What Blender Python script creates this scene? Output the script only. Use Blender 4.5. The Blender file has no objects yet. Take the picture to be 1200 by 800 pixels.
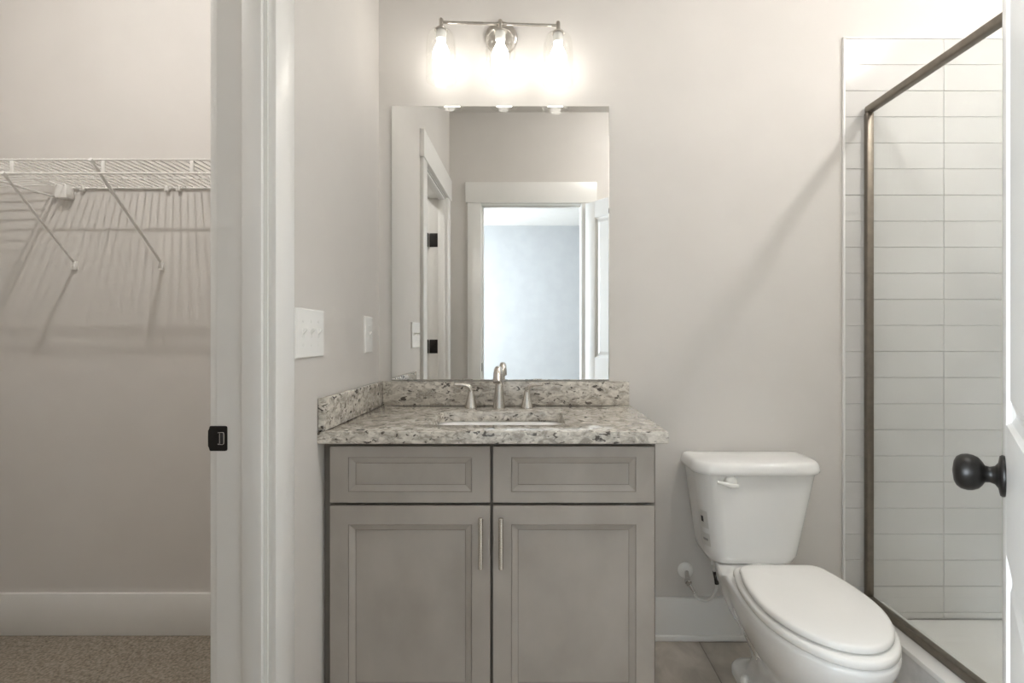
import bpy, bmesh, math, random
from mathutils import Vector, Matrix
random.seed(7)
S = bpy.context.scene
COL = S.collection
PI = math.pi

# ------------------------------------------------------------------ camera
F, VX, VY, H = 617.0, 625.0, 395.0, 1.12           # focal length and axis in 1200x800 px, camera height
cam_d = bpy.data.cameras.new('camera')
cam = bpy.data.objects.new('camera', cam_d); COL.objects.link(cam)
cam.location = (0, 0, H); cam.rotation_euler = (PI/2, 0, 0)
cam_d.sensor_fit = 'HORIZONTAL'; cam_d.sensor_width = 36; cam_d.lens = F/1200*36
cam_d.shift_x = (600-VX)/1200; cam_d.shift_y = (VY-400)/1200
cam_d.clip_start = 0.01
S.camera = cam
def W(px, py, Y): return ((px-VX)/F*Y, Y, H-(py-VY)/F*Y)

# ------------------------------------------------------------------ world, lights, exposure
S.view_settings.view_transform = 'Standard'; S.view_settings.look = 'None'
S.view_settings.gamma = 1.0; S.view_settings.use_curve_mapping = False
S.view_settings.exposure = 2.68
world = bpy.data.worlds.new('world'); S.world = world; world.use_nodes = True
world.node_tree.nodes['Background'].inputs[0].default_value = (.62, .80, 1.0, 1)
world.node_tree.nodes['Background'].inputs[1].default_value = 2.0
S.cycles.caustics_reflective = False; S.cycles.caustics_refractive = False
S.cycles.max_bounces = 12; S.cycles.diffuse_bounces = 8; S.cycles.transparent_max_bounces = 16
BULB_STRENGTH = 2.75
SHOWER_STRENGTH = 54.0
CEILING_STRENGTH = 12.5
CLOSET_STRENGTH = 215.0
BEDROOM_WATTS = 42.0
def area(name, loc, rot, sx, sy, power, colr):
    l = bpy.data.lights.new(name, 'AREA'); l.shape = 'RECTANGLE'; l.size = sx; l.size_y = sy
    l.energy = power; l.color = colr
    o = bpy.data.objects.new(name, l); COL.objects.link(o); o.location = loc; o.rotation_euler = rot
    return o
# daylight through the bedroom window behind the camera
area('window_daylight', (-2.52, -1.6, 1.45), (0, -PI/2, 0), 1.3, 1.5, BEDROOM_WATTS, (.87, .94, 1.0))

# ------------------------------------------------------------------ materials
def mat(name, c, rough=.5, metal=0, spec=.5, **kw):
    m = bpy.data.materials.new(name); m.use_nodes = True
    b = m.node_tree.nodes['Principled BSDF']
    b.inputs['Base Color'].default_value = (*c, 1); b.inputs['Roughness'].default_value = rough
    b.inputs['Metallic'].default_value = metal; b.inputs['Specular IOR Level'].default_value = spec
    for k, v in kw.items(): b.inputs[k.replace('_', ' ')].default_value = v
    return m
def nodes(m): return m.node_tree.nodes, m.node_tree.links, m.node_tree.nodes['Principled BSDF']
def noise_mix(m, c1, c2, scale, detail=4, lo=.35, hi=.65, bump=0, bscale=None, stretch=None):
    N, L, b = nodes(m)
    tc = N.new('ShaderNodeTexCoord'); mp = N.new('ShaderNodeMapping')
    if stretch: mp.inputs['Scale'].default_value = stretch
    L.new(tc.outputs['Object'], mp.inputs[0])
    n = N.new('ShaderNodeTexNoise'); n.inputs['Scale'].default_value = scale; n.inputs['Detail'].default_value = detail
    L.new(mp.outputs[0], n.inputs['Vector'])
    r = N.new('ShaderNodeValToRGB'); r.color_ramp.elements[0].position = lo; r.color_ramp.elements[1].position = hi
    r.color_ramp.elements[0].color = (*c1, 1); r.color_ramp.elements[1].color = (*c2, 1)
    L.new(n.outputs[0], r.inputs[0]); L.new(r.outputs[0], b.inputs['Base Color'])
    if bump:
        n2 = N.new('ShaderNodeTexNoise'); n2.inputs['Scale'].default_value = bscale or scale; n2.inputs['Detail'].default_value = 3
        L.new(tc.outputs['Object'], n2.inputs['Vector'])
        bp = N.new('ShaderNodeBump'); bp.inputs['Strength'].default_value = bump; bp.inputs['Distance'].default_value = .002
        L.new(n2.outputs[0], bp.inputs['Height']); L.new(bp.outputs[0], b.inputs['Normal'])
    return m
M = {}
M['wall'] = noise_mix(mat('greige_paint', (.55, .5, .45), .62, spec=.3), (.645, .622, .594), (.660, .637, .609), 6, bump=.04, bscale=260)
M['bedwall'] = noise_mix(mat('bedroom_paint_dimmed', (.6, .6, .6), .7, spec=.3), (.355, .362, .365), (.375, .382, .385), 6)  # greige darkened and cooled, so weaker daylight is put into the colour
M['ceil'] = noise_mix(mat('ceiling_paint', (.7, .7, .7), .8, spec=.2), (.66, .645, .62), (.68, .665, .64), 8)
M['trim'] = noise_mix(mat('trim_white_paint', (.8, .8, .78), .32), (.79, .785, .765), (.81, .805, .785), 5)
M['door'] = noise_mix(mat('door_white_paint', (.8, .8, .78), .35), (.80, .795, .775), (.82, .815, .795), 5)
M['porcelain'] = noise_mix(mat('white_porcelain', (.85, .85, .83), .08, Coat_Weight=.4, Coat_Roughness=.03), (.82, .82, .81), (.84, .84, .83), 3)
M['plastic'] = noise_mix(mat('white_plastic', (.85, .85, .83), .25), (.84, .835, .81), (.86, .855, .83), 4)
M['seat'] = noise_mix(mat('seat_plastic', (.85, .85, .83), .16), (.82, .815, .795), (.84, .835, .815), 4)
M['black'] = noise_mix(mat('matte_black_metal', (.012, .011, .010), .38, metal=.3), (.010, .009, .008), (.016, .014, .013), 60)
M['dark'] = noise_mix(mat('latch_hole_dark', (.02, .02, .02), .7), (.02, .02, .02), (.03, .03, .03), 10)
M['bronze'] = noise_mix(mat('brushed_bronze_frame', (.2, .17, .14), .42, metal=.75), (.185, .16, .13), (.22, .19, .155), 40)
M['nickel'] = noise_mix(mat('brushed_nickel', (.6, .57, .52), .27, metal=1), (.60, .565, .52), (.66, .625, .58), 90, stretch=(1, 1, .1))
M['chrome'] = noise_mix(mat('chrome', (.7, .7, .7), .12, metal=1), (.68, .68, .68), (.72, .72, .72), 20)
M['wire'] = noise_mix(mat('white_coated_wire', (.8, .8, .78), .4), (.80, .79, .765), (.82, .81, .785), 10)
M['cab'] = noise_mix(mat('taupe_grey_cabinet', (.3, .27, .24), .42, spec=.4), (.36, .330, .296), (.425, .392, .355), 9, detail=8, lo=.3, hi=.7, bump=.03, bscale=300, stretch=(1, 1, .7))
M['glaze'] = noise_mix(mat('cabinet_glaze_line', (.17, .15, .13), .5), (.235, .212, .188), (.27, .245, .218), 60)
M['cabframe_shade'] = noise_mix(mat('cabinet_frame_shade', (.2, .18, .16), .5), (.19, .175, .155), (.21, .19, .17), 12)  # cabinet taupe darkened: shade of the gaps between fronts put into the colour
M['hose'] = noise_mix(mat('white_braided_hose', (.75, .74, .7), .45), (.70, .69, .66), (.80, .79, .76), 500)
M['pan'] = noise_mix(mat('white_acrylic_pan', (.8, .8, .78), .22), (.80, .795, .775), (.82, .815, .795), 3)
M['grout'] = noise_mix(mat('pale_grout', (.6, .58, .55), .85), (.50, .49, .475), (.55, .54, .525), 200)
M['mirror'] = mat('mirror_silver', (.90, .905, .895), .0, metal=1)
N, L, b = nodes(M['mirror'])
_n = N.new('ShaderNodeTexNoise'); _n.inputs['Scale'].default_value = 2
_r = N.new('ShaderNodeMapRange'); _r.inputs['To Min'].default_value = 0.0; _r.inputs['To Max'].default_value = .004
L.new(_n.outputs[0], _r.inputs[0]); L.new(_r.outputs[0], b.inputs['Roughness'])
M['mirror_edge'] = noise_mix(mat('mirror_glass_edge', (.55, .58, .56), .2), (.50, .53, .51), (.56, .59, .57), 6)

M['tile'] = noise_mix(mat('glazed_white_wall_tile', (.72, .7, .67), .14, Coat_Weight=.2, Coat_Roughness=.06), (.55, .542, .525), (.61, .602, .585), 2.5, detail=3, bump=.16, bscale=14)

def glass(name, tint, gloss=.06, ior=1.45):
    m = bpy.data.materials.new(name); m.use_nodes = True
    N, L = m.node_tree.nodes, m.node_tree.links; N.clear()
    o = N.new('ShaderNodeOutputMaterial'); mx = N.new('ShaderNodeMixShader'); t = N.new('ShaderNodeBsdfTransparent')
    g = N.new('ShaderNodeBsdfGlossy'); lw = N.new('ShaderNodeLayerWeight'); lw.inputs['Blend'].default_value = .5
    n = N.new('ShaderNodeTexNoise'); n.inputs['Scale'].default_value = 3
    mr = N.new('ShaderNodeMapRange'); mr.inputs['To Min'].default_value = .01; mr.inputs['To Max'].default_value = .03
    L.new(n.outputs[0], mr.inputs[0]); L.new(mr.outputs[0], g.inputs['Roughness'])
    t.inputs[0].default_value = (*tint, 1); g.inputs[0].default_value = (1, 1, 1, 1)
    pw = N.new('ShaderNodeMath'); pw.operation = 'POWER'; pw.inputs[1].default_value = 4.5; L.new(lw.outputs['Facing'], pw.inputs[0])
    rf = N.new('ShaderNodeMapRange'); rf.inputs['To Min'].default_value = ((ior-1)/(ior+1))**2; rf.inputs['To Max'].default_value = .75
    L.new(pw.outputs[0], rf.inputs[0]); L.new(rf.outputs[0], mx.inputs[0]); L.new(t.outputs[0], mx.inputs[1]); L.new(g.outputs[0], mx.inputs[2])
    L.new(mx.outputs[0], o.inputs[0]); return m
M['shower_glass'] = glass('clear_shower_glass', (.965, .975, .97), ior=1.12)
M['shade_glass'] = glass('clear_shade_glass', (.985, .985, .98), ior=1.45)
def emit(name, c, s):
    m = bpy.data.materials.new(name); m.use_nodes = True
    N, L = m.node_tree.nodes, m.node_tree.links; N.clear()
    o = N.new('ShaderNodeOutputMaterial'); e = N.new('ShaderNodeEmission')
    e.inputs[0].default_value = (*c, 1); e.inputs[1].default_value = s; L.new(e.outputs[0], o.inputs[0]); return m
M['bulb'] = emit('lit_bulb', (1.0, .95, .88), BULB_STRENGTH)
M['lamp_shower'] = emit('lit_shower_lens', (1.0, .97, .93), SHOWER_STRENGTH)
M['lamp_ceiling'] = emit('lit_ceiling_globe', (1.0, .97, .93), CEILING_STRENGTH)
M['lamp_closet'] = emit('lit_closet_lens', (1.0, .97, .93), CLOSET_STRENGTH)

def granite():
    m = mat('speckled_granite', (.6, .55, .5), .09, Coat_Weight=.15, Coat_Roughness=.05)
    N, L, b = nodes(m)
    tc = N.new('ShaderNodeTexCoord')
    mp = N.new('ShaderNodeMapping'); mp.inputs['Rotation'].default_value = (.5, .75, .5); mp.inputs['Scale'].default_value = (1, 1.0, 1.7)
    L.new(tc.outputs['Object'], mp.inputs[0])
    def nz(scale, det, dist=0, rough=.55):
        n = N.new('ShaderNodeTexNoise'); n.inputs['Scale'].default_value = scale; n.inputs['Detail'].default_value = det
        n.inputs['Distortion'].default_value = dist; n.inputs['Roughness'].default_value = rough
        L.new(mp.outputs[0], n.inputs['Vector']); return n
    def ramp(src, stops):
        r = N.new('ShaderNodeValToRGB'); e = r.color_ramp.elements
        while len(e) < len(stops): e.new(.5)
        for el, (p, c) in zip(e, stops): el.position = p; el.color = (*c, 1)
        L.new(src.outputs[0], r.inputs[0]); return r
    def mix(f, a, bb):
        x = N.new('ShaderNodeMixRGB'); L.new(f.outputs[0], x.inputs[0]); L.new(a.outputs[0], x.inputs[1])
        if isinstance(bb, tuple): x.inputs[2].default_value = (*bb, 1)
        else: L.new(bb.outputs[0], x.inputs[2])
        return x
    base = ramp(nz(30, 7, .9), [(.36, (.33, .30, .26)), (.48, (.52, .485, .43)), (.61, (.70, .665, .60))])
    f1 = ramp(nz(46, 4, 1.2), [(.57, (0, 0, 0)), (.65, (.8, .8, .8))])
    x1 = mix(f1, base, (.27, .245, .21))
    f2 = ramp(nz(40, 2, .7), [(.615, (0, 0, 0)), (.66, (.9, .9, .9))])
    x2 = mix(f2, x1, (.055, .045, .038))
    f3 = ramp(nz(150, 2), [(.62, (0, 0, 0)), (.72, (.55, .55, .55))])
    x3 = mix(f3, x2, (.80, .77, .71))
    L.new(x3.outputs[0], b.inputs['Base Color']); return m
M['granite'] = granite()

def floor_tile():
    m = mat('stone_look_floor_tile', (.3, .28, .25), .38)
    N, L, b = nodes(m)
    tc = N.new('ShaderNodeTexCoord'); mp = N.new('ShaderNodeMapping')
    mp.inputs['Rotation'].default_value = (0, 0, PI/2); mp.inputs['Location'].default_value = (.61*3-1.728+.003, .610-.305*5, 0)
    L.new(tc.outputs['Object'], mp.inputs[0])
    br = N.new('ShaderNodeTexBrick'); br.offset = .5; br.inputs['Scale'].default_value = 1
    br.inputs['Brick Width'].default_value = .61; br.inputs['Row Height'].default_value = .305
    br.inputs['Mortar Size'].default_value = .0022; br.inputs['Mortar Smooth'].default_value = .1
    br.inputs['Color1'].default_value = (.46, .42, .375, 1); br.inputs['Color2'].default_value = (.50, .46, .41, 1)
    br.inputs['Mortar'].default_value = (.27, .24, .21, 1)
    L.new(mp.outputs[0], br.inputs['Vector'])
    n = N.new('ShaderNodeTexNoise'); n.inputs['Scale'].default_value = 9; n.inputs['Detail'].default_value = 7; n.inputs['Distortion'].default_value = 1.0
    m2 = N.new('ShaderNodeMapping'); m2.inputs['Scale'].default_value = (1.0, .5, 1); m2.inputs['Rotation'].default_value = (0, 0, .5)
    L.new(tc.outputs['Object'], m2.inputs[0]); L.new(m2.outputs[0], n.inputs['Vector'])
    r = N.new('ShaderNodeValToRGB'); r.color_ramp.elements[0].position = .33; r.color_ramp.elements[1].position = .68
    r.color_ramp.elements[0].color = (.72, .70, .68, 1); r.color_ramp.elements[1].color = (1.2, 1.19, 1.18, 1)
    L.new(n.outputs[0], r.inputs[0])
    x = N.new('ShaderNodeMixRGB'); x.blend_type = 'MULTIPLY'; x.inputs[0].default_value = 1
    L.new(br.outputs[0], x.inputs[1]); L.new(r.outputs[0], x.inputs[2]); L.new(x.outputs[0], b.inputs['Base Color'])
    bp = N.new('ShaderNodeBump'); bp.inputs['Strength'].default_value = .5; bp.inputs['Distance'].default_value = .002; bp.invert = True
    L.new(br.outputs['Fac'], bp.inputs['Height']); L.new(bp.outputs[0], b.inputs['Normal']); return m
M['floor'] = floor_tile()
M['carpet'] = noise_mix(mat('taupe_carpet_pile', (.22, .19, .16), .95, spec=.1), (.20, .172, .138), (.42, .37, .31), 120, detail=6, lo=.32, hi=.70, bump=1.0, bscale=150)
M['curbface'] = noise_mix(mat('grey_marble_curb_tile', (.6, .6, .6), .25), (.50, .50, .49), (.66, .655, .645), 12, detail=6, lo=.3, hi=.6)

# ------------------------------------------------------------------ mesh helpers
OFF = {}
class MB:
    def __init__(s): s.bm = bmesh.new()
    def _new(s, verts, faces, mi=0):
        vs = [s.bm.verts.new(v) for v in verts]; fs = []
        for f in faces:
            try:
                fa = s.bm.faces.new([vs[i] for i in f]); fa.material_index = mi; fs.append(fa)
            except ValueError: pass
        return vs, fs
    def box(s, x0, x1, y0, y1, z0, z1, bev=0, seg=2, mi=0):
        v = [(x, y, z) for x in (x0, x1) for y in (y0, y1) for z in (z0, z1)]
        f = [(0, 1, 3, 2), (4, 6, 7, 5), (0, 4, 5, 1), (2, 3, 7, 6), (0, 2, 6, 4), (1, 5, 7, 3)]
        vs, fs = s._new(v, f, mi)
        if bev:
            es = list({e for fa in fs for e in fa.edges})
            bmesh.ops.bevel(s.bm, geom=es, offset=bev, segments=seg, affect='EDGES', profile=.5, clamp_overlap=True)
        return s
    def loft(s, loops, cap0=True, cap1=True, mi=0, closed=True):
        n = len(loops[0]); v = [p for l in loops for p in l]; f = []
        for i in range(len(loops)-1):
            for j in range(n if closed else n-1):
                k = (j+1) % n
                f.append((i*n+j, i*n+k, (i+1)*n+k, (i+1)*n+j))
        if cap0: f.append(tuple(range(n))[::-1])
        if cap1: f.append(tuple((len(loops)-1)*n+j for j in range(n)))
        s._new(v, f, mi); return s
    def lathe(s, prof, o=(0, 0, 0), axis=(0, 0, 1), n=32, mi=0, cap0=True, cap1=True, sq=(1, 1)):
        a = Vector(axis).normalized(); q = a.to_track_quat('Z', 'Y'); o = Vector(o)
        loops = [[tuple(o + q @ Vector((max(r, 1e-5)*math.cos(2*PI*j/n)*sq[0], max(r, 1e-5)*math.sin(2*PI*j/n)*sq[1], z))) for j in range(n)] for r, z in prof]
        return s.loft(loops, cap0, cap1, mi)
    def cyl(s, p, q, r, r2=None, n=16, mi=0):
        p, q = Vector(p), Vector(q); d = q-p
        return s.lathe([(r, 0), (r2 if r2 is not None else r, d.length)], p, d, n, mi)
    def tube(s, pts, r, n=10, mi=0, sub=0, sq=(1, 1)):
        P = [Vector(p) for p in pts]; R = r if isinstance(r, (list, tuple)) else [r]*len(P)
        if sub:
            Q, RR = [], []
            for i in range(len(P)-1):
                p0, p1, p2, p3 = P[max(i-1, 0)], P[i], P[i+1], P[min(i+2, len(P)-1)]
                for k in range(sub):
                    t = k/sub
                    Q.append(.5*((2*p1)+(-p0+p2)*t+(2*p0-5*p1+4*p2-p3)*t*t+(-p0+3*p1-3*p2+p3)*t**3)); RR.append(R[i]*(1-t)+R[i+1]*t)
            Q.append(P[-1]); RR.append(R[-1]); P, R = Q, RR
        t0 = (P[1]-P[0]).normalized()
        u = Vector((0, 0, 1)) if abs(t0.z) < .9 else Vector((1, 0, 0))
        loops = []
        for i, p in enumerate(P):
            t = (P[min(i+1, len(P)-1)]-P[max(i-1, 0)]).normalized()
            u = (u-t*u.dot(t)).normalized(); w = t.cross(u)
            loops.append([tuple(p+R[i]*(sq[0]*math.cos(2*PI*j/n)*u+sq[1]*math.sin(2*PI*j/n)*w)) for j in range(n)])
        return s.loft(loops, mi=mi)
    def panel(s, x0, x1, z0, z1, y, steps, sign=-1, cap=True):
        # nested rectangles in an XZ face; steps = (inset, depth, material of the band that ends here); face looks along sign*Y
        loops = [[(x0+i, y-sign*d, z0+i), (x1-i, y-sign*d, z0+i), (x1-i, y-sign*d, z1-i), (x0+i, y-sign*d, z1-i)] for i, d, _ in steps]
        for a in range(len(loops)-1): s.loft([loops[a], loops[a+1]], False, False, steps[a+1][2])
        if cap: s._new(loops[-1], [(0, 1, 2, 3)], 0)
        return s
    def build(s, name, m, parent=None, smooth=True, angle=35, local=False):
        bmesh.ops.recalc_face_normals(s.bm, faces=s.bm.faces)
        off = Vector((0, 0, 0))
        if parent is not None and not local: off = OFF.get(parent.name, Vector((0, 0, 0)))
        if off.length: bmesh.ops.translate(s.bm, verts=s.bm.verts, vec=-off)
        me = bpy.data.meshes.new(name); s.bm.to_mesh(me); s.bm.free()
        for mm in (m if isinstance(m, (list, tuple)) else [m]): me.materials.append(mm)
        if smooth:
            for p in me.polygons: p.use_smooth = True
            me.set_sharp_from_angle(angle=math.radians(angle))
        o = bpy.data.objects.new(name, me); COL.objects.link(o)
        if parent is not None: o.parent = parent; OFF[o.name] = off
        return o
def thing(name, label, cat, loc=(0, 0, 0), rotz=0, group=None):
    o = bpy.data.objects.new(name, None); COL.objects.link(o); o.empty_display_size = .1
    o.location = loc; o.rotation_euler = (0, 0, rotz); o['label'] = label; o['category'] = cat
    if group: o['group'] = group
    OFF[o.name] = Vector(loc); return o
def tag(o, label, cat, group=None):
    o['label'] = label; o['category'] = cat
    if group: o['group'] = group
    return o
def struct(o): o['kind'] = 'structure'; return o
def lab(o, s): o['label'] = s; return o

def rrect(cx, cy, hx, hy, rf, rb, z, n=8):
    # rounded rectangle: rf = radius of the corners toward the camera (-Y), rb = toward the wall
    pts = []
    for (sx, sy, r, a0) in ((1, -1, rf, -PI/2), (1, 1, rb, 0), (-1, 1, rb, PI/2), (-1, -1, rf, PI)):
        for k in range(n+1):
            a = a0+PI/2*k/n
            pts.append((cx+sx*(hx-r)+r*math.cos(a), cy+sy*(hy-r)+r*math.sin(a), z))
    return pts

# ------------------------------------------------------------------ the room
YB, YC, YR, XL, ZC = 1.96, 1.97, .30, -.575, 2.66
WT = .107                                            # thickness of the wall with the closet doorway
XO = XL-WT                                           # its closet side
CL0, CL1 = .45, 1.136                                # closet doorway along Y
DH = 2.03                                            # door height
EX, EXR = .355, .325                                            # half width of the entry doorway
XR = 2.10

struct(MB().box(XO, XR+.1, YB, YB+.11, 0, ZC).build('wall_back', M['wall'], smooth=False))
struct(MB().box(-2.19, XO, YC, YC+.1, 0, ZC).build('wall_closet_back', M['wall'], smooth=False))
struct(MB().box(-2.19, -2.09, YR, YC, 0, ZC).build('wall_closet_left', M['wall'], smooth=False))
jt = .019
struct(MB().box(XO, XL, CL1+jt, YB, 0, ZC).box(XO, XL, YR, CL0-jt, 0, ZC).box(XO, XL, CL0-jt, CL1+jt, DH+jt, ZC).build('wall_left', M['wall'], smooth=False))
w = MB()
for a, c, zz in ((-2.7, -EX-jt, 0), (EXR+jt, 2.7, 0), (-EX-jt, EXR+jt, DH+jt)): w.box(a, c, YR-.1, YR, zz, ZC)
struct(w.build('wall_rear', M['wall'], smooth=False))
struct(MB().box(XR, XR+.1, YR, YB, 0, ZC).build('wall_right', M['wall'], smooth=False))
struct(MB().box(-2.75, 2.75, -3.5, 2.1, ZC, ZC+.1).build('ceiling', M['ceil'], smooth=False))
struct(MB().box(XL-.053, XR+.1, YR-.05, YB+.05, -.06, 0).build('floor', M['floor'], smooth=False))
struct(MB().box(-2.19, XL-.053, YR-.05, YC+.05, -.06, .011).build('floor_closet', M['carpet'], smooth=False))
struct(MB().box(-2.7, 2.7, -3.46, YR-.05, -.06, .010).build('floor_bedroom', M['carpet'], smooth=False))
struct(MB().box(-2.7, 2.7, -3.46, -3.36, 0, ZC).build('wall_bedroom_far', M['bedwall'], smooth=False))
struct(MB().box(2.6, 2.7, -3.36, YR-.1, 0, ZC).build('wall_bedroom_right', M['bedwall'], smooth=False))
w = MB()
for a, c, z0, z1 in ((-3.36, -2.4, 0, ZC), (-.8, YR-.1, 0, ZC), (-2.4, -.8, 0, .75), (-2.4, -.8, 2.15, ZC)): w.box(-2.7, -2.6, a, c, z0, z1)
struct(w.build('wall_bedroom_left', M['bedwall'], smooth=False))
wn = struct(MB().box(-2.68, -2.62, -2.4, -2.35, .75, 2.15, .004).box(-2.68, -2.62, -.85, -.8, .75, 2.15, .004).box(-2.68, -2.62, -2.4, -.8, .75, .80, .004)
       .box(-2.68, -2.62, -2.4, -.8, 2.10, 2.15, .004).box(-2.67, -2.63, -2.4, -.8, 1.43, 1.47, .004).build('window_1', M['trim']))
MB().box(-2.652, -2.648, -2.36, -.84, .78, 2.12).build('window_pane', M['shower_glass'], wn)

# baseboards
def baseboard(name, x0, x1, y0, y1, z0, side):
    t, sh = .014, .012
    m = MB()
    if side == '-y':
        m.box(x0, x1, y1-t, y1, z0, z0+.156, .002)
        if z0 == 0: m.box(x0, x1, y1-t-sh, y1-t+.001, z0, z0+.022, .005)
    elif side == '+x':
        m.box(x0, x0+t, y0, y1, z0, z0+.156, .002); m.box(x0+t-.001, x0+t+sh, y0, y1, z0, z0+.022, .005)
    return struct(m.build(name, M['trim']))
baseboard('baseboard_back', .337, 1.158, 0, YB, 0, '-y')
baseboard('baseboard_closet_back', -2.09, XO, 0, YC, .011, '-y')
baseboard('baseboard_closet_left', -2.09, 0, YR, YC, .011, '+x')
baseboard('baseboard_left', XL, 0, 1.23, 1.40, 0, '+x')

# doorway to the closet: jamb, stop, casing and header in the left wall
CW, CT = .089, .018
t = MB()
t.box(XO-.001, XL+.001, CL1, CL1+jt, .011, DH+jt).box(XO-.001, XL+.001, CL0-jt, CL0, .011, DH+jt).box(XO-.001, XL+.001, CL0, CL1, DH, DH+jt)
frame1 = struct(t.build('trim_1', M['trim'], smooth=False))
t = MB()                                              # door stop, closet door shuts against its far side
for y0, y1 in ((CL1-.011, CL1), (CL0, CL0+.011)): t.box(-.624, -.581, y0, y1, .011, DH, .003)
t.box(-.624, -.581, CL0, CL1, DH-.011, DH, .003)
t.build('door_stop', M['trim'], frame1)
t = MB()
for xs, xe in ((XL, XL+CT), (XO-CT, XO)):
    t.box(xs, xe, CL1+.004, CL1+.004+CW, .011, DH+.006, .002).box(xs, xe, CL0-.004-CW, CL0-.004, .011, DH+.006, .002)
    ex = .006 if xe > XL else 0
    t.box(xs-(.006-ex), xe+ex, CL0-.004-CW-.014, CL1+.004+CW+.014, DH+.006, DH+.146, .002)
t.build('casing', M['trim'], frame1)
# strike plate on the near jamb face (faces -Y), lip curled towards the closet
sx, sz = W(255.5, 0, CL1)[0], W(0, 513.5, CL1)[2]
hw, hh = .0203, .0268
def strike(px_c, zc, y, sgn):
    out = []
    for k in range(9):
        a = PI/2*k/8; out.append((hw-.004+.004*math.cos(a), hh-.004+.004*math.sin(a)))
    for k in range(9):
        a = k/8; out.append((-hw+.004-.002*math.sin(a*PI/2)-.003*a*0, hh-.012*0-.006*a))
    up = out
    # bulged lip on the closet side
    lip = [(-hw-.0005*math.sin(PI*k/10), (hh-.006)*(1-2*k/10)) for k in range(1, 10)]
    lo = [(x, -z) for x, z in up[::-1]]
    poly = up+lip+lo
    return [(px_c+x, y, zc+z) for x, z in poly], [(px_c+x, y-sgn*.0022, zc+z) for x, z in poly]
l0, l1 = strike(sx, sz, CL1+.0005, 1)
st = MB().loft([l0, l1]).build('strike_plate', M['black'], frame1, angle=30); lab(st, 'black latch strike plate on the closet door jamb')
y = CL1-.0022
hc = sx+.0085
MB().box(hc-.0030, hc+.0042, y-.0004, y+.002, sz-.0105, sz+.0115).build('latch_hole', M['dark'], st)
r = MB()
r.tube([(hc-.0075, y-.0004, sz+.0125), (hc+.0015, y-.0006, sz+.0135), (hc+.0052, y-.0006, sz+.0115), (hc+.0056, y-.0006, sz), (hc+.0052, y-.0006, sz-.0105), (hc+.002, y-.0006, sz-.0128), (hc-.0075, y-.0004, sz-.0115)], .0009, 6, sub=4)
r.tube([(hc-.0035, y-.0004, sz+.0115), (hc-.0035, y-.0004, sz-.0105)], .0008, 6)
r.build('adjusting_tab', M['chrome'], st)
for zc in (1.757, 1.06, .28):
    h = MB().box(-.682, -.628, CL0-.001, CL0+.0022, zc-.045, zc+.045, .002).cyl((-.694, CL0+.006, zc-.045), (-.694, CL0+.006, zc+.045), .007)
    lab(h.build('hinge', M['black'], frame1), 'black hinge on the far closet jamb')

# entry doorway behind the camera, seen in the mirror
t = MB()
t.box(-EX-jt, -EX, YR-.101, YR+.001, 0, DH+jt).box(EXR, EXR+jt, YR-.101, YR+.001, 0, DH+jt).box(-EX, EXR, YR-.101, YR+.001, DH, DH+jt)
frame2 = struct(t.build('trim_2', M['trim'], smooth=False))
t = MB().box(-EX, -EX+.011, YR-.075, YR-.037, 0, DH, .003).box(-EX, EXR, YR-.075, YR-.037, DH-.011, DH, .003)
t.build('door_stop', M['trim'], frame2)
t = MB()
for y0, y1 in ((YR, YR+CT), (YR-.1-CT, YR-.1)):
    t.box(-EX-.004-CW, -EX-.004, y0, y1, 0, DH+.006, .002).box(EXR+.004, EXR+.004+CW, y0, y1, 0, DH+.006, .002)
    t.box(-EX-.004-CW-.014, EXR+.004+CW+.014, y0-(.006 if y0 < YR else 0), y1+(.006 if y0 >= YR else 0), DH+.006, DH+.146, .002)
t.build('casing', M['trim'], frame2)
s2 = MB().box(-EX-.001, -EX+.002, YR-.036, YR-.006, .885, .942, .001).build('strike_plate', M['black'], frame2)

# entry door leaf, swung into the bathroom past the camera's right
LD, TD = .69, .035
ang = math.radians(38.66); dx, dy = math.sin(ang), math.cos(ang)
E = Vector((.7838, .880, 0)); hing = E-LD*Vector((dx, dy, 0))
leaf = bpy.data.objects.new('door_1', None); COL.objects.link(leaf); struct(leaf)
leaf.location = hing; leaf.rotation_euler = (0, 0, math.atan2(dy, dx)); OFF[leaf.name] = Vector((0, 0, 0))
ST, UP0, UP1, LP0, LP1, DZ = .088, .985, 1.915, .23, .785, DH-.006
m = MB()
m.box(0, ST, -TD, 0, .014, DZ, .0015).box(LD-ST, LD, -TD, 0, .014, DZ, .0015)
m.box(ST, LD-ST, -TD, 0, UP1, DZ).box(ST, LD-ST, -TD, 0, LP1, UP0).box(ST, LD-ST, -TD, 0, .014, LP0)
prof = [(0, 0, 0), (.004, .006, 0), (.014, .010, 0), (.020, .010, 0), (.042, .002, 0), (.044, .002, 0)]
for z0, z1 in ((LP0, LP1), (UP0, UP1)):
    m.panel(ST, LD-ST, z0, z1, 0, prof, 1); m.panel(ST, LD-ST, z0, z1, -TD, prof, -1)
m.build('door_leaf', M['door'], leaf, local=True, angle=25)
kx, kz = LD-.060, W(0, 558, .833)[2]
for sgn in (1, -1):
    y0 = 0 if sgn > 0 else -TD
    k = MB().lathe([(0.0, -.0005), (.032, -.0005), (.033, .003), (.031, .006), (.020, .008), (.0145, .012), (.0125, .018), (.0135, .024), (.019, .027), (.0250, .032), (.0285, .039), (.0295, .046), (.0280, .054), (.0235, .0600), (.016, .0635), (0, .0655)],
        (kx, y0, kz), (0, sgn, 0), 40).build('door_knob', M['black'], leaf, local=True, angle=60)
for zc in (1.80, 1.05, .25):
    MB().cyl((-.004, -TD-.004, zc-.045), (-.004, -TD-.004, zc+.045), .007).build('hinge', M['black'], leaf, local=True)

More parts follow.
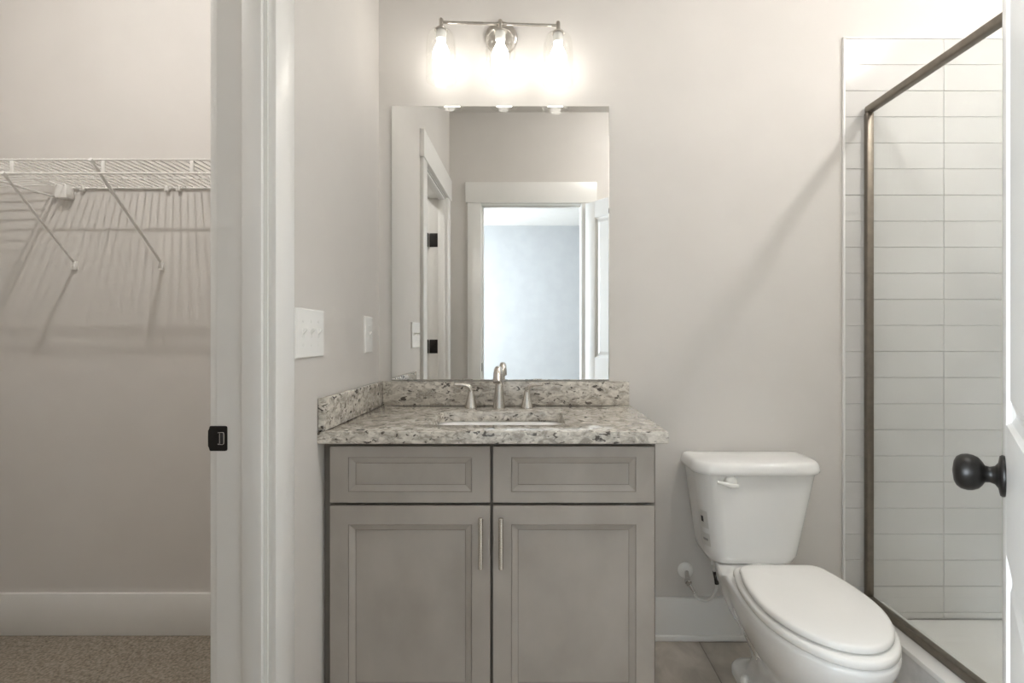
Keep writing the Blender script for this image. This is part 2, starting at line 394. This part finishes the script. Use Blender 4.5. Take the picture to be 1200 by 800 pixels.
# ------------------------------------------------------------------ shower
TX0, TZ1, TY = W(990, 0, 1.952)[0], 2.226, 1.952
row, th = .0966, .0885
m = MB(); m.box(TX0, XR, TY+.002, YB+.001, .07, TZ1-.001)
xs = [TX0, W(1106, 0, TY)[0], W(1106, 0, TY)[0]+.405, XR]
g = .0016
k = 0
z1 = TZ1
while z1 > .09:
    z0 = max(z1-row, .076)
    for i in range(3):
        m.box(xs[i]+(g/2 if i else 0), xs[i+1]-g/2, TY, TY+.006, z0+g/2, z1-g/2, .0013, 2, mi=1)
    z1 -= row
struct(m.build('wall_shower_tile', [M['grout'], M['tile']], angle=20))
m = MB(); m.box(XR-.008, XR+.001, YR, TY, .07, TZ1, mi=0)
z1 = TZ1
while z1 > .09:
    z0 = max(z1-row, .076)
    for i in range(4):
        y0 = TY-.005-i*.405; m.box(XR-.012, XR-.006, max(y0-.405, YR+.01)+g/2, y0-g/2, z0+g/2, z1-g/2, .0013, 1, mi=1)
    z1 -= row
struct(m.build('wall_shower_side_tile', [M['grout'], M['tile']], angle=20))
struct(MB().box(TX0-.007, TX0+.001, TY-.003, YB, .156, TZ1+.006, .0025).box(TX0-.007, XR, TY-.003, YB, TZ1-.001, TZ1+.007, .0025).build('trim_3', M['trim']))

CX0, CX1, CZ = 1.172, 1.300, .140
pan = thing('shower_pan', 'white shower floor pan with a raised curb behind the bronze frame', 'shower pan', (1.6, 1.1, 0))
def prism_y(m, poly, y0, y1): m.loft([[(x, y0, z) for x, z in poly], [(x, y1, z) for x, z in poly]]); return m
MB().box(CX1-.02, XR-.012, YR+.005, TY-.002, .002, .075, .004).build('basin', M['pan'], pan)
MB().box(CX0+.008, CX1-.004, YR+.005, YB-.001, 0, CZ-.020, .001).build('curb', M['curbface'], pan)
MB().box(CX0, CX1, YR+.005, YB-.001, CZ-.018, CZ, .003).build('threshold_cap', M['pan'], pan)
dr = MB().lathe([(0, 0), (.05, 0), (.052, .002), (.045, .004), (0, .004)], (1.7, 1.1, .0745), (0, 0, 1), 32).build('drain', M['chrome'], pan)

GX = 1.238
enc = thing('shower_enclosure', 'clear glass shower screen in a bronze metal frame', 'shower screen', (GX, 1.1, CZ))
HR0, HR1 = 1.945, 1.972
MB().box(GX-.014, GX+.014, YR+.02, TY-.003, HR0, HR1, .006, 3).build('header_rail', M['bronze'], enc)
MB().box(GX-.0125, GX+.0125, YR+.02, TY-.003, CZ, CZ+.029, .003).build('bottom_rail', M['bronze'], enc)
MB().box(GX-.013, GX+.011, TY-.022, TY-.0005, CZ+.028, HR0+.002, .002).build('wall_channel', M['bronze'], enc)
MB().box(GX-.011, GX+.011, YR+.0005, YR+.02, CZ+.028, HR0+.002, .002).build('wall_channel', M['bronze'], enc)
MB().box(GX-.011, GX+.011, 1.00, 1.025, CZ+.028, HR0+.002, .002).build('mullion', M['bronze'], enc)
MB().box(GX-.003, GX+.003, 1.02, TY-.02, CZ+.02, HR0+.006).build('glass_panel', M['shower_glass'], enc, smooth=False)
MB().box(GX-.003, GX+.003, YR+.018, 1.003, CZ+.02, HR0+.006).build('glass_panel', M['shower_glass'], enc, smooth=False)

# ------------------------------------------------------------------ lamps outside the frame
def can_light(name, label, loc, r, em):
    o = thing(name, label, 'ceiling light', loc)
    MB().lathe([(r+.004, 0), (r+.028, 0), (r+.030, -.004), (r+.02, -.010), (r+.004, -.012)], loc, (0, 0, 1), 40, cap0=False, cap1=False).build('trim_ring', M['trim'], o)
    MB().lathe([(r+.004, -.006)]+[(r*math.cos(a), -.010-r*math.sin(a)) for a in [PI/2*k/10 for k in range(11)]], loc, (0, 0, 1), 32).build('globe', em, o, angle=60)
can_light('ceiling_light', 'round white ceiling light with a glowing dome above the shower', (1.715, 1.084, ZC), .055, M['lamp_shower'])
can_light('ceiling_light', 'round white ceiling light with a glowing dome in the middle of the bathroom', (.78, .95, ZC), .09, M['lamp_ceiling'])
can_light('ceiling_light', 'round white ceiling light with a glowing dome above the closet shelf', (-1.32, 1.12, ZC), .025, M['lamp_closet'])

# ------------------------------------------------------------------ closet wire shelves
wr = .0026
def wire_shelf_back():
    zb, yb, yf = 1.676, YC-.006, 1.665
    zu, zl = 1.681, 1.638
    x0, x1 = -1.781, XO-.004
    t = thing('wire_shelf', 'white wire shelf along the closet back wall with diagonal braces', 'shelf', (x0, YC, zb))
    m = MB(); n = int((x1-x0)/.0254)
    for i in range(n+1):
        x = x0+.004+i*.0254
        m.tube([(x, yb, zb+.004), (x, yf, zu+.003)], .0020, 6)
    m.tube([(x0, yb-.112, zb+.0015), (x1, yb-.112, zb+.0015)], wr, 8)
    m.build('wire_deck', M['wire'], t)
    MB().tube([(x0, yf, zu), (x1, yf, zu)], .0034, 8).build('front_rail', M['wire'], t)
    MB().tube([(x0, yf, zl), (x1, yf, zl)], .0034, 8).build('front_rail', M['wire'], t)
    MB().tube([(x0, yb, zb), (x1, yb, zb)], .0034, 8).build('back_rail', M['wire'], t)
    for px in (14, 121, 225):
        x = W(px, 0, yf)[0]
        MB().box(x-.006, x+.006, yf-.002, yf+.002, zl, zu, .001).build('rail_tie', M['wire'], t)
    for px in (97, 196, 210):
        x = W(px, 0, yb)[0]
        MB().box(x-.008, x+.008, yb-.009, YC+.002, zb-.012, zb+.008, .003).build('wall_clip', M['wire'], t)
    for (cx, cy), (tx, ty), rr in (((87, 311), (4.5, 204), .0048), ((189, 311), (107, 188.5), .0058)):
        c = Vector(W(cx, cy, YC-.006)); f = Vector(W(tx, ty, yf-.004))
        b = MB().tube([c+Vector((0, 0, .010)), f], rr, 10, sq=(.55, 1)).tube([f+Vector((0, -.005, .004)), f+Vector((0, .008, -.002))], .006, 8).build('brace', M['wire'], t)
        MB().box(c.x-.009, c.x+.009, YC-.012, YC+.002, c.z-.016, c.z+.016, .002).cyl((c.x, YC-.016, c.z-.002), (c.x, YC-.008, c.z-.002), .004).build('brace_foot', M['wire'], b)
wire_shelf_back()
def wire_shelf_left():
    xw, xf, zb = -2.084, -1.788, 1.676
    zu, zl = W(0, 217, YC)[2], W(0, 231, YC)[2]
    y0, y1 = .95, YC-.004
    t = thing('wire_shelf', 'white wire shelf on the closet left wall ending at a corner bracket', 'shelf', (xw, 1.5, zb))
    m = MB(); n = int((y1-y0)/.0254)
    for i in range(n+1):
        y = y0+.004+i*.0254; m.tube([(xw, y, zb+.004), (xf, y, zu+.003)], .0020, 6)
    m.build('wire_deck', M['wire'], t)
    MB().tube([(xf, y0, zu), (xf, y1, zu)], .0034, 8).build('front_rail', M['wire'], t)
    MB().tube([(xf, y0, zl), (xf, y1, zl)], .0034, 8).build('front_rail', M['wire'], t)
    MB().tube([(xw, y0, zb), (xw, y1, zb)], .0034, 8).build('back_rail', M['wire'], t)
    x0, x1 = W(64.5, 0, YC-.03)[0], W(79, 0, YC-.03)[0]
    MB().box(x0, x1, YC-.034, YC+.002, W(0, 234, YC)[2], W(0, 217.5, YC)[2], .003).box(x0-.004, x0+.004, YC-.05, YC-.01, zu-.01, zu+.006, .002).build('corner_bracket', M['wire'], t)
wire_shelf_left()

# ------------------------------------------------------------------ vanity
CF = 1.40                                            # counter front
XV0, XV1 = -.5735, .335
YD, YF = 1.427, 1.447                                 # door face, cabinet body front
ZT, TH = .869, .033                                  # counter top, thickness
ZU = ZT-TH
van = thing('vanity_cabinet', 'taupe grey two-door vanity cabinet under the granite top', 'cabinet', (-.12, 1.7, 0))
m = MB()
for a in (XV0, XV1-.018): m.box(a, a+.018, YF+.001, YB-.002, 0, ZU-.001)
m.box(XV0, XV1, YB-.02, YB-.002, .1, ZU-.001)
m.box(XV0+.018, XV1-.018, YF+.02, YB-.02, .10, .118)
m.build('carcass', M['cab'], van, smooth=False)
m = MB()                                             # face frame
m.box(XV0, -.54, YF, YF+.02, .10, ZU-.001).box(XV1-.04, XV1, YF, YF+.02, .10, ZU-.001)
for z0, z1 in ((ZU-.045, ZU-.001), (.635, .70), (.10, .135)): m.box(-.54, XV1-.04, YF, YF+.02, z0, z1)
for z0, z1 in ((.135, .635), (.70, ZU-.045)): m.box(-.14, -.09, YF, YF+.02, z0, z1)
m.build('face_frame', M['cabframe_shade'], van, smooth=False)
MB().box(XV0+.01, XV1-.004, YF+.06, YF+.078, 0, .10).build('toe_kick', M['cabframe_shade'], van, smooth=False)
def front(x0, x1, z0, z1, name, RW=.0500):
    SW = .0500
    m = MB(); yb = YF-.0008
    m.box(x0, x0+SW, YD, yb, z0, z1, .0012).box(x1-SW, x1, YD, yb, z0, z1, .0012)
    m.box(x0+SW-.001, x1-SW+.001, YD, yb, z0, z0+RW, 0).box(x0+SW-.001, x1-SW+.001, YD, yb, z1-RW, z1, 0)
    st = [(0, 0, 0), (.0003, .0012, 1), (.0014, .0012, 1), (.0018, .0006, 0), (.0172, .0076, 0), (.0174, .0086, 1), (.0186, .0086, 1), (.0189, .0078, 0)]
    m.panel(x0+SW, x1-SW, z0+RW, z1-RW, YD, st, -1)
    return m.build(name, [M['cab'], M['glaze']], van, angle=20)
sc = F/YD
fx = [W(p, 0, YD)[0] for p in (386.5, 574.3, 577.7, 766.8)]
zz = [W(0, p, YD)[2] for p in (523, 588.8, 592.6)]
front(fx[0], fx[1], zz[1], zz[0], 'drawer_front', .029); front(fx[2], fx[3], zz[1], zz[0], 'drawer_front', .029)
for a, c, px in ((fx[0], fx[1], 563.2), (fx[2], fx[3], 587)):
    d = front(a, c, .112, zz[2], 'door')
    hx = W(px, 0, 1.397)[0]; za, zb_ = W(0, 667, 1.397)[2], W(0, 607, 1.397)[2]
    h = MB().lathe([(0.0, 0), (.0058, 0), (.0066, .001), (.0066, zb_-za-.001), (.0058, zb_-za), (0, zb_-za)], (hx, 1.397, za), (0, 0, 1), 20)
    for z in (za+.018, zb_-.018): h.cyl((hx, 1.397, z), (hx, YD+.0005, z), .0045, n=14)
    lab(h.build('handle', M['nickel'], d), 'brushed nickel bar handle')

ct = thing('vanity_countertop', 'speckled grey granite vanity countertop with backsplash around the sink', 'countertop', (-.1, 1.68, ZU))
CXL, CXR = XL+.0008, W(783.5, 0, CF)[0]
sxc, syc, shx, shy = -.108, 1.643, .2015, .135
def ray_rect(a, x0, x1, y0, y1, c):
    ca, sa = math.cos(a), math.sin(a); t = 1e9
    if ca > 1e-9: t = min(t, (x1-c[0])/ca)
    if ca < -1e-9: t = min(t, (x0-c[0])/ca)
    if sa > 1e-9: t = min(t, (y1-c[1])/sa)
    if sa < -1e-9: t = min(t, (y0-c[1])/sa)
    return (c[0]+ca*t, c[1]+sa*t)
def sup(a, hx, hy, e=9): # ray hit of a superellipse
    ca, sa = math.cos(a), math.sin(a); t = (abs(ca/hx)**e+abs(sa/hy)**e)**(-1/e); return (sxc+ca*t, syc+sa*t)
angs = [2*PI*i/96 for i in range(96)]
for x in (CXL, CXR):
    for y in (CF, YB-.001): angs.append(math.atan2(y-syc, x-sxc) % (2*PI))
for x in (-1, 1):
    for y in (-1, 1):
        for d in (-.03, -.015, 0, .015, .03): angs.append((math.atan2(y*shy, x*shx)+d) % (2*PI))
angs = sorted(set(round(a, 5) for a in angs))
def outer(i, z): return [(*ray_rect(a, CXL+i, CXR-i, CF+i, YB-.001-i, (sxc, syc)), z) for a in angs]
def inner(g, z, e=9): return [(*sup(a, shx+g, shy+g, e), z) for a in angs]
m = MB().loft([inner(0, ZU), inner(0, ZT-.003), inner(.001, ZT-.0008), inner(.003, ZT), outer(.0035, ZT), outer(.001, ZT-.001), outer(0, ZT-.0035), outer(0, ZU+.002), outer(.002, ZU), inner(0, ZU)], False, False)
bmesh.ops.remove_doubles(m.bm, verts=m.bm.verts, dist=1e-6)
m.build('slab', M['granite'], ct, angle=40)
XBR = W(737.5, 0, YB-.02)[0]
MB().box(XL+.0215, XBR, YB-.0205, YB-.0008, ZT+.0003, .957, .0015).build('backsplash', M['granite'], ct)
MB().box(XL+.0008, XL+.0205, CF+.001, YB-.0012, ZT+.0003, .9575, .003, 3).build('side_splash', M['granite'], ct)

sink = thing('sink', 'white rectangular undermount sink set below the granite cutout', 'sink', (sxc, syc, .70))
lv = [(.004, ZU-.001, 9), (-.004, ZU-.0025, 9), (-.014, ZU-.012, 9), (-.020, ZU-.04, 8), (-.030, ZU-.085, 7), (-.045, ZU-.12, 6), (-.065, ZU-.138, 5), (-.09, ZU-.143, 3), (-.115, ZU-.145, 2)]
ov = [(g+.012, z-.004, e) for g, z, e in lv][::-1]; ov[-1] = (.035, ZU-.001, 9)
m = MB().loft([inner(g, z, e) for g, z, e in [(.035, ZU-.001, 9)]+lv], False, True).loft([inner(g, z-.008, e) for g, z, e in ov[:-1]]+[inner(.035, ZU-.012, 9), inner(.035, ZU-.001, 9)], True, False)
m.build('basin', M['porcelain'], sink, angle=60)
MB().lathe([(0, 0), (.028, 0), (.030, .002), (.026, .004), (.02, .002), (0, .003)], (sxc, syc, ZU-.1452), (0, 0, 1), 28).build('drain', M['chrome'], sink)

# faucet: cone-shaped spout body and two lever handles
FY = 1.862
fxx = W(584.8, 0, FY)[0]
fau = thing('faucet', 'brushed nickel widespread faucet with two lever handles behind the sink', 'faucet', (fxx, FY, ZT))
m = MB().lathe([(0, .0002), (.0225, .0002), (.0228, .003), (.0215, .008), (.0185, .035), (.0145, .070), (.0118, .094), (.0112, .100)], (fxx, FY, ZT), (0, 0, 1), 32)
m.tube([(fxx, FY, ZT+.097), (fxx, FY-.002, ZT+.112), (fxx, FY-.012, ZT+.128), (fxx, FY-.034, ZT+.139), (fxx, FY-.062, ZT+.138), (fxx, FY-.085, ZT+.126), (fxx, FY-.096, ZT+.108)],
       [.0112, .0118, .0125, .013, .0135, .0138, .0135], 20, sub=5)
m.build('spout', M['nickel'], fau, angle=45)
MB().lathe([(.0136, 0), (.0142, .003), (.0142, .014), (.0125, .016), (0, .014)], (fxx, FY-.094, ZT+.113), (0, -.42, -.9), 24).build('aerator', M['nickel'], fau)
for px, s in ((552, -1), (617.5, 1)):
    hx = W(px, 0, FY)[0]
    m = MB().lathe([(0, .0002), (.0222, .0002), (.0224, .003), (.0208, .008), (.016, .030), (.0115, .050), (.0098, .060), (.009, .064)], (hx, FY, ZT), (0, 0, 1), 28)
    hb = m.build('handle', M['nickel'], fau, angle=45)
    MB().tube([(hx, FY, ZT+.055), (hx+s*.001, FY, ZT+.066), (hx+s*.007, FY-.001, ZT+.076), (hx+s*.020, FY-.004, ZT+.0825), (hx+s*.038, FY-.008, ZT+.0845), (hx+s*.056, FY-.012, ZT+.0845)],
              [.0088, .0095, .0092, .0082, .0072, .0060], 14, sub=5, sq=(.75, 1.15)).build('lever', M['nickel'], hb, angle=60)

# ------------------------------------------------------------------ mirror
MX0, MX1, MZ0, MZ1 = W(459, 0, 1.953)[0], W(714, 0, 1.953)[0], .9605, W(0, 124.3, 1.953)[2]
mir = thing('wall_mirror', 'large frameless rectangular mirror above the vanity', 'mirror', ((MX0+MX1)/2, YB, MZ0))
MB().box(MX0, MX1, YB-.0062, YB-.0005, MZ0, MZ1).build('mirror_back', M['mirror_edge'], mir, smooth=False)
bv = .003
MB().loft([[(MX0, YB-.0064, MZ0), (MX1, YB-.0064, MZ0), (MX1, YB-.0064, MZ1), (MX0, YB-.0064, MZ1)],
           [(MX0+bv, YB-.0072, MZ0+bv), (MX1-bv, YB-.0072, MZ0+bv), (MX1-bv, YB-.0072, MZ1-bv), (MX0+bv, YB-.0072, MZ1-bv)]], True, True).build('mirror_face', M['mirror'], mir, smooth=False)
for x in (MX0+.006, MX1-.006):
    pass

# ------------------------------------------------------------------ vanity light
LY = 1.855
lx = [W(517, 0, LY)[0], W(586.3, 0, LY)[0], W(654, 0, LY)[0]]
lz = [W(0, 26.2, LY)[2], W(0, 27.8, LY)[2], W(0, 30.0, LY)[2]]
px_, pz_ = W(587.5, 0, YB)[0], W(0, 46, YB)[2]
vl = thing('vanity_light', 'three-light nickel wall fixture with clear glass shades above the mirror', 'wall light', (px_, YB, pz_))
MB().lathe([(0, -.0005), (.060, -.0005), (.061, .006), (.058, .014), (.050, .018), (0, .019)], (px_, YB, pz_), (0, -1, 0), 48).build('wall_plate', M['nickel'], vl)
MB().tube([(px_, YB-.012, pz_+.012), (px_, YB-.05, pz_+.014), (lx[1], LY+.02, lz[1]-.006), (lx[1], LY, lz[1])], .0065, 14, sub=4).build('arm', M['nickel'], vl)
MB().cyl((lx[0], LY, lz[0]), (lx[2], LY, lz[2]), .0052, n=16).build('crossbar', M['nickel'], vl)
for x, z in zip(lx, lz):
    MB().lathe([(0, .014), (.006, .0135), (.0075, .011), (.0075, -.018), (.010, -.020), (.020, -.023), (.0225, -.027), (.0225, -.030), (0, -.030)], (x, LY, z), (0, 0, 1), 24).build('stem', M['nickel'], vl)
    MB().lathe([(0, -.0295), (.0165, -.0295), (.0185, -.034), (.0185, -.056), (.0165, -.060), (0, -.060)], (x, LY, z), (0, 0, 1), 24).build('socket', M['plastic'], vl)
    MB().lathe([(.012, -.0602), (.0135, -.068), (.016, -.076), (.022, -.088), (.0275, -.100), (.030, -.113), (.0295, -.124), (.026, -.136), (.0195, -.145), (.010, -.1505), (0, -.152)], (x, LY, z), (0, 0, 1), 32).build('bulb', M['bulb'], vl, angle=80)
    o_ = [(.0235, -.0295), (.031, -.0315), (.041, -.038), (.0485, -.050), (.0525, -.068), (.0535, -.10), (.0535, -.17), (.0535, -.206)]
    i_ = [(r-.0022, z_) for r, z_ in o_[::-1]]
    MB().lathe(o_+[(.0524, -.2075)]+i_, (x, LY, z), (0, 0, 1), 48, cap0=False, cap1=False).build('shade', M['shade_glass'], vl, angle=60)

# ------------------------------------------------------------------ switch plates on the left wall
def plate(name, label, yc, zc, n, wd, hh_=.124):
    t = thing(name, label, 'light switch', (XL, yc, zc))
    def rr(i, x): return [(x, yc+a, zc+c) for a, c in ((-wd/2+i, -hh_/2+i), (wd/2-i, -hh_/2+i), (wd/2-i, hh_/2-i), (-wd/2+i, hh_/2-i))]
    MB().loft([rr(0, XL), rr(0, XL+.003), rr(.0015, XL+.0052), rr(.004, XL+.0064)]).build('cover_plate', M['plastic'], t, angle=20)
    for i in range(n):
        y = yc+(i-(n-1)/2)*.046
        MB().box(XL+.006, XL+.0070, y-.0050, y+.0050, zc-.012, zc+.012, .0004).loft(
            [[(XL+.0068, y-.0036, zc-.003), (XL+.0068, y+.0036, zc-.003), (XL+.0068, y+.0036, zc+.008), (XL+.0068, y-.0036, zc+.008)],
             [(XL+.0165, y-.0026, zc+.0085), (XL+.0165, y+.0026, zc+.0085), (XL+.0145, y+.0026, zc+.0135), (XL+.0145, y-.0026, zc+.0135)]]).build('toggle', M['plastic'], t, angle=25)
        for dz in (-.030, .030):
            MB().lathe([(0, 0), (.0032, 0), (.003, .0008), (0, .0012)], (XL+.0063, y, zc+dz), (1, 0, 0), 14).build('screw', M['plastic'], t)
    return t
plate('switch_plate', 'white three-toggle switch plate beside the closet door casing', 1.347, 1.130, 3, .171)
plate('switch_plate', 'narrow white single switch plate near the mirror corner', 1.826, 1.128, 1, .0795)

# ------------------------------------------------------------------ toilet
TCX = .742
toi = thing('toilet', 'white two-piece toilet with closed lid between vanity and shower', 'toilet', (TCX, 1.5, 0))
def egg(z, yf, yb, wm, ym, wb, rc=.05, n=22, convex=False):
    # closed outline, front (camera side) half ellipse, back tapering to wb with rounded corners
    half = []
    for k in range(n+1):
        a = PI/2*k/n; half.append((wm*math.sin(a), ym-(ym-yf)*math.cos(a)))
    for k in range(1, n+1):
        s = k/n; y = ym+(yb-rc-ym)*s
        half.append((wm-(wm-wb)*s**2.2 if convex else wb+(wm-wb)*(1+math.cos(PI*s))/2, y))
    for k in range(1, 9):
        a = PI/2*k/8; half.append((wb-rc+rc*math.cos(a), yb-rc+rc*math.sin(a)))
    half.append((0, yb))
    return [(TCX+x, y, z) for x, y in half]+[(TCX-x, y, z) for x, y in half[-2:0:-1]]
R = .388
bowl = [(0, 1.318, 1.80, .092, 1.56, .080), (.026, 1.318, 1.80, .092, 1.56, .080), (.038, 1.322, 1.792, .088, 1.56, .075), (.043, 1.335, 1.775, .078, 1.56, .064),
        (.053, 1.350, 1.74, .070, 1.56, .054), (.12, 1.350, 1.71, .070, 1.54, .050), (.17, 1.325, 1.725, .082, 1.50, .058), (.22, 1.275, 1.76, .107, 1.46, .074),
        (.27, 1.215, 1.81, .134, 1.43, .095), (.325, 1.170, 1.845, .152, 1.42, .112), (.358, 1.152, 1.85, .1605, 1.41, .117), (R-.010, 1.147, 1.85, .1625, 1.41, .118), (R-.003, 1.149, 1.848, .160, 1.41, .116), (R, 1.155, 1.842, .154, 1.41, .110)]
def deck(pts): return [(x, y, z-.036*min(1, z/.2)*(lambda t: t*t*(3-2*t))(min(1, max(0, (y-1.60)/.12)))) for x, y, z in pts]
MB().loft([deck(egg(*q, convex=q[0] > .15)) for q in bowl]).build('bowl', M['porcelain'], toi, angle=60)
def slab(z0, z1, yf, yb, wm, ym, wb, rc, dome=0):
    q = lambda z, i: egg(z, yf+i, yb-i, wm-i, ym, wb-i, max(rc-i, .01), convex=True)
    lo = [q(z0, .006), q(z0+.002, .002), q(z0+.005, 0), q(z1-.008, 0), q(z1-.004, .0015), q(z1-.0015, .005), q(z1, .012)]
    if dome:
        lo += [q(z1+dome*.5, .04), q(z1+dome*.85, .08), q(z1+dome, .11)]
    return MB().loft(lo)
slab(R+.001, R+.0225, 1.148, 1.640, .1605, 1.405, .135, .05).build('seat', M['seat'], toi, angle=60)
slab(R+.0255, R+.044, 1.168, 1.600, .1525, 1.40, .130, .045, .004).build('lid', M['seat'], toi, angle=60)
for s in (-1, 1):
    MB().lathe([(0, 0), (.014, 0), (.0135, .012), (.009, .019), (0, .021)], (TCX+s*.076, 1.66, .034), (0, 0, 1), 20).build('bolt_cap', M['plastic'], toi)
def tank_loop(z):
    s = (z-.356)/(.662-.356)
    hx = .154+.052*s; yf = 1.768-.020*s; yb = 1.945
    return rrect(TCX+.008+.009*s, (yf+yb)/2, hx, (yb-yf)/2, .062+.008*s, .02, z, 10)
tl = [tank_loop(.356+(.662-.356)*k/14) for k in range(15)]
b0 = [rrect(TCX+.008, 1.857, .120, .060, .05, .012, .3535, 10), rrect(TCX+.008, 1.857, .138, .078, .065, .016, .3545, 10), rrect(TCX+.008, 1.8565, .147, .0865, .060, .019, .3585, 10)]
MB().loft(b0+tl[1:]).build('tank', M['porcelain'], toi, angle=60)
def lidl(z, i): return rrect(TCX+.015, 1.8385, .2185-i, .1085-i, .078-i*.7, .022-min(i*.5, .015), z, 12)
MB().loft([lidl(.6625, .010), lidl(.663, .004), lidl(.667, .0005), lidl(.676, 0), lidl(.690, .004), lidl(.697, .0075), lidl(.7015, .013), lidl(.704, .022), lidl(.7065, .05), lidl(.7075, .085)]).build('tank_lid', M['porcelain'], toi, angle=60)
lvx, lvz, lvy = W(856, 0, 1.748)[0], W(0, 564, 1.748)[2], 1.7490
lv_ = MB().lathe([(0, -.002), (.0215, -.002), (.022, .004), (.019, .010), (.010, .013), (0, .0135)], (lvx, lvy, lvz), (0, -1, 0), 28)
lv_.tube([(lvx+.022, lvy-.013, lvz-.013), (lvx, lvy-.018, lvz-.010), (lvx-.022, lvy-.020, lvz-.004), (lvx-.050, lvy-.020, lvz+.003)], [.006, .0075, .007, .005], 12, sub=5, sq=(1, .6))
lv_.build('flush_lever', M['plastic'], toi, angle=60)
# small labels stuck on the tank's rounded left side
def tank_surf(u, z, off=.0006):
    L_ = tank_loop(z); i = int(u); f = u-i
    p = Vector(L_[i]).lerp(Vector(L_[i+1]), f); d = Vector(L_[i+1])-Vector(L_[i]); n = Vector((d.y, -d.x, 0)).normalized()
    if n.dot(p-Vector((TCX, 1.86, z))) < 0: n = -n
    return tuple(p+n*off)
def sticker(u0, u1, z0, z1, off):
    k = 6
    return MB().loft([[tank_surf(u0+(u1-u0)*j/k, z, off) for j in range(k+1)] for z in (z0, z1)], False, False, closed=False)
M['label'] = noise_mix(mat('pale_paper_label', (.6, .6, .58), .5), (.60, .595, .57), (.64, .635, .61), 30)
M['ink'] = noise_mix(mat('dark_label_print', (.03, .03, .03), .5), (.02, .02, .02), (.04, .04, .04), 30)
M['ink2'] = noise_mix(mat('grey_label_print', (.3, .3, .3), .5), (.28, .28, .27), (.34, .34, .33), 30)
for (z0, z1, zi0, zi1, ui0, ui1, ink) in ((.470, .530, .490, .510, 34.4, 35.6, 'ink'), (.408, .452, .426, .434, 34.2, 36.6, 'ink2')):
    lb = lab(sticker(33.4, 37.4, z0, z1, .0005).build('sticker', M['label'], toi), 'small pale printed label on the tank side')
    sticker(ui0, ui1, zi0, zi1, .0009).build('print', M[ink], lb)

# ------------------------------------------------------------------ water supply beside the toilet
ex, _, ez = W(804, 669, 1.95)
sup_ = thing('water_supply', 'white supply valve and looping hose left of the toilet', 'water valve', (ex, YB, ez))
MB().lathe([(0, -.0005), (.0295, -.0005), (.0295, .003), (.024, .008), (.010, .010), (0, .010)], (ex, YB, ez), (0, -1, 0), 32).build('escutcheon', M['plastic'], sup_)
va, vb = Vector((ex+.002, YB-.008, ez-.004)), Vector(W(806, 681, 1.915))
v = MB().cyl(va, vb, .008, n=16).lathe([(0, 0), (.011, 0), (.012, .006), (.012, .018), (.009, .022), (0, .022)], vb+Vector((0, .006, .002)), (0, -1, -.2), 18)
v.build('valve_stub', M['chrome'], sup_)
p0 = Vector(W(808, 684, 1.905)); p1 = Vector(W(814, 695, 1.90))
MB().cyl(p0, p1, .0068, .0060, 14).build('hose_nut', M['chrome'], sup_)
hp = [W(813, 693, 1.90), W(817, 700, 1.90), W(825, 703.5, 1.90), W(833, 700.5, 1.90), W(839, 691, 1.90), W(839.5, 681, 1.90), W(837.5, 670, 1.90), W(836.5, 660, 1.90), W(836, 655, 1.90)]
MB().tube(hp, .0055, 12, sub=6).build('hose', M['hose'], sup_)
MB().tube([W(840, 684, 1.90), W(839, 677, 1.90), W(837.3, 669, 1.90)], .0075, 12, sub=3).build('hose_tag', M['black'], sup_)
MB().cyl(W(836.2, 661, 1.90), (W(836, 0, 1.90)[0], 1.90, .3560), .010, n=16).build('coupling_nut', M['plastic'], sup_)
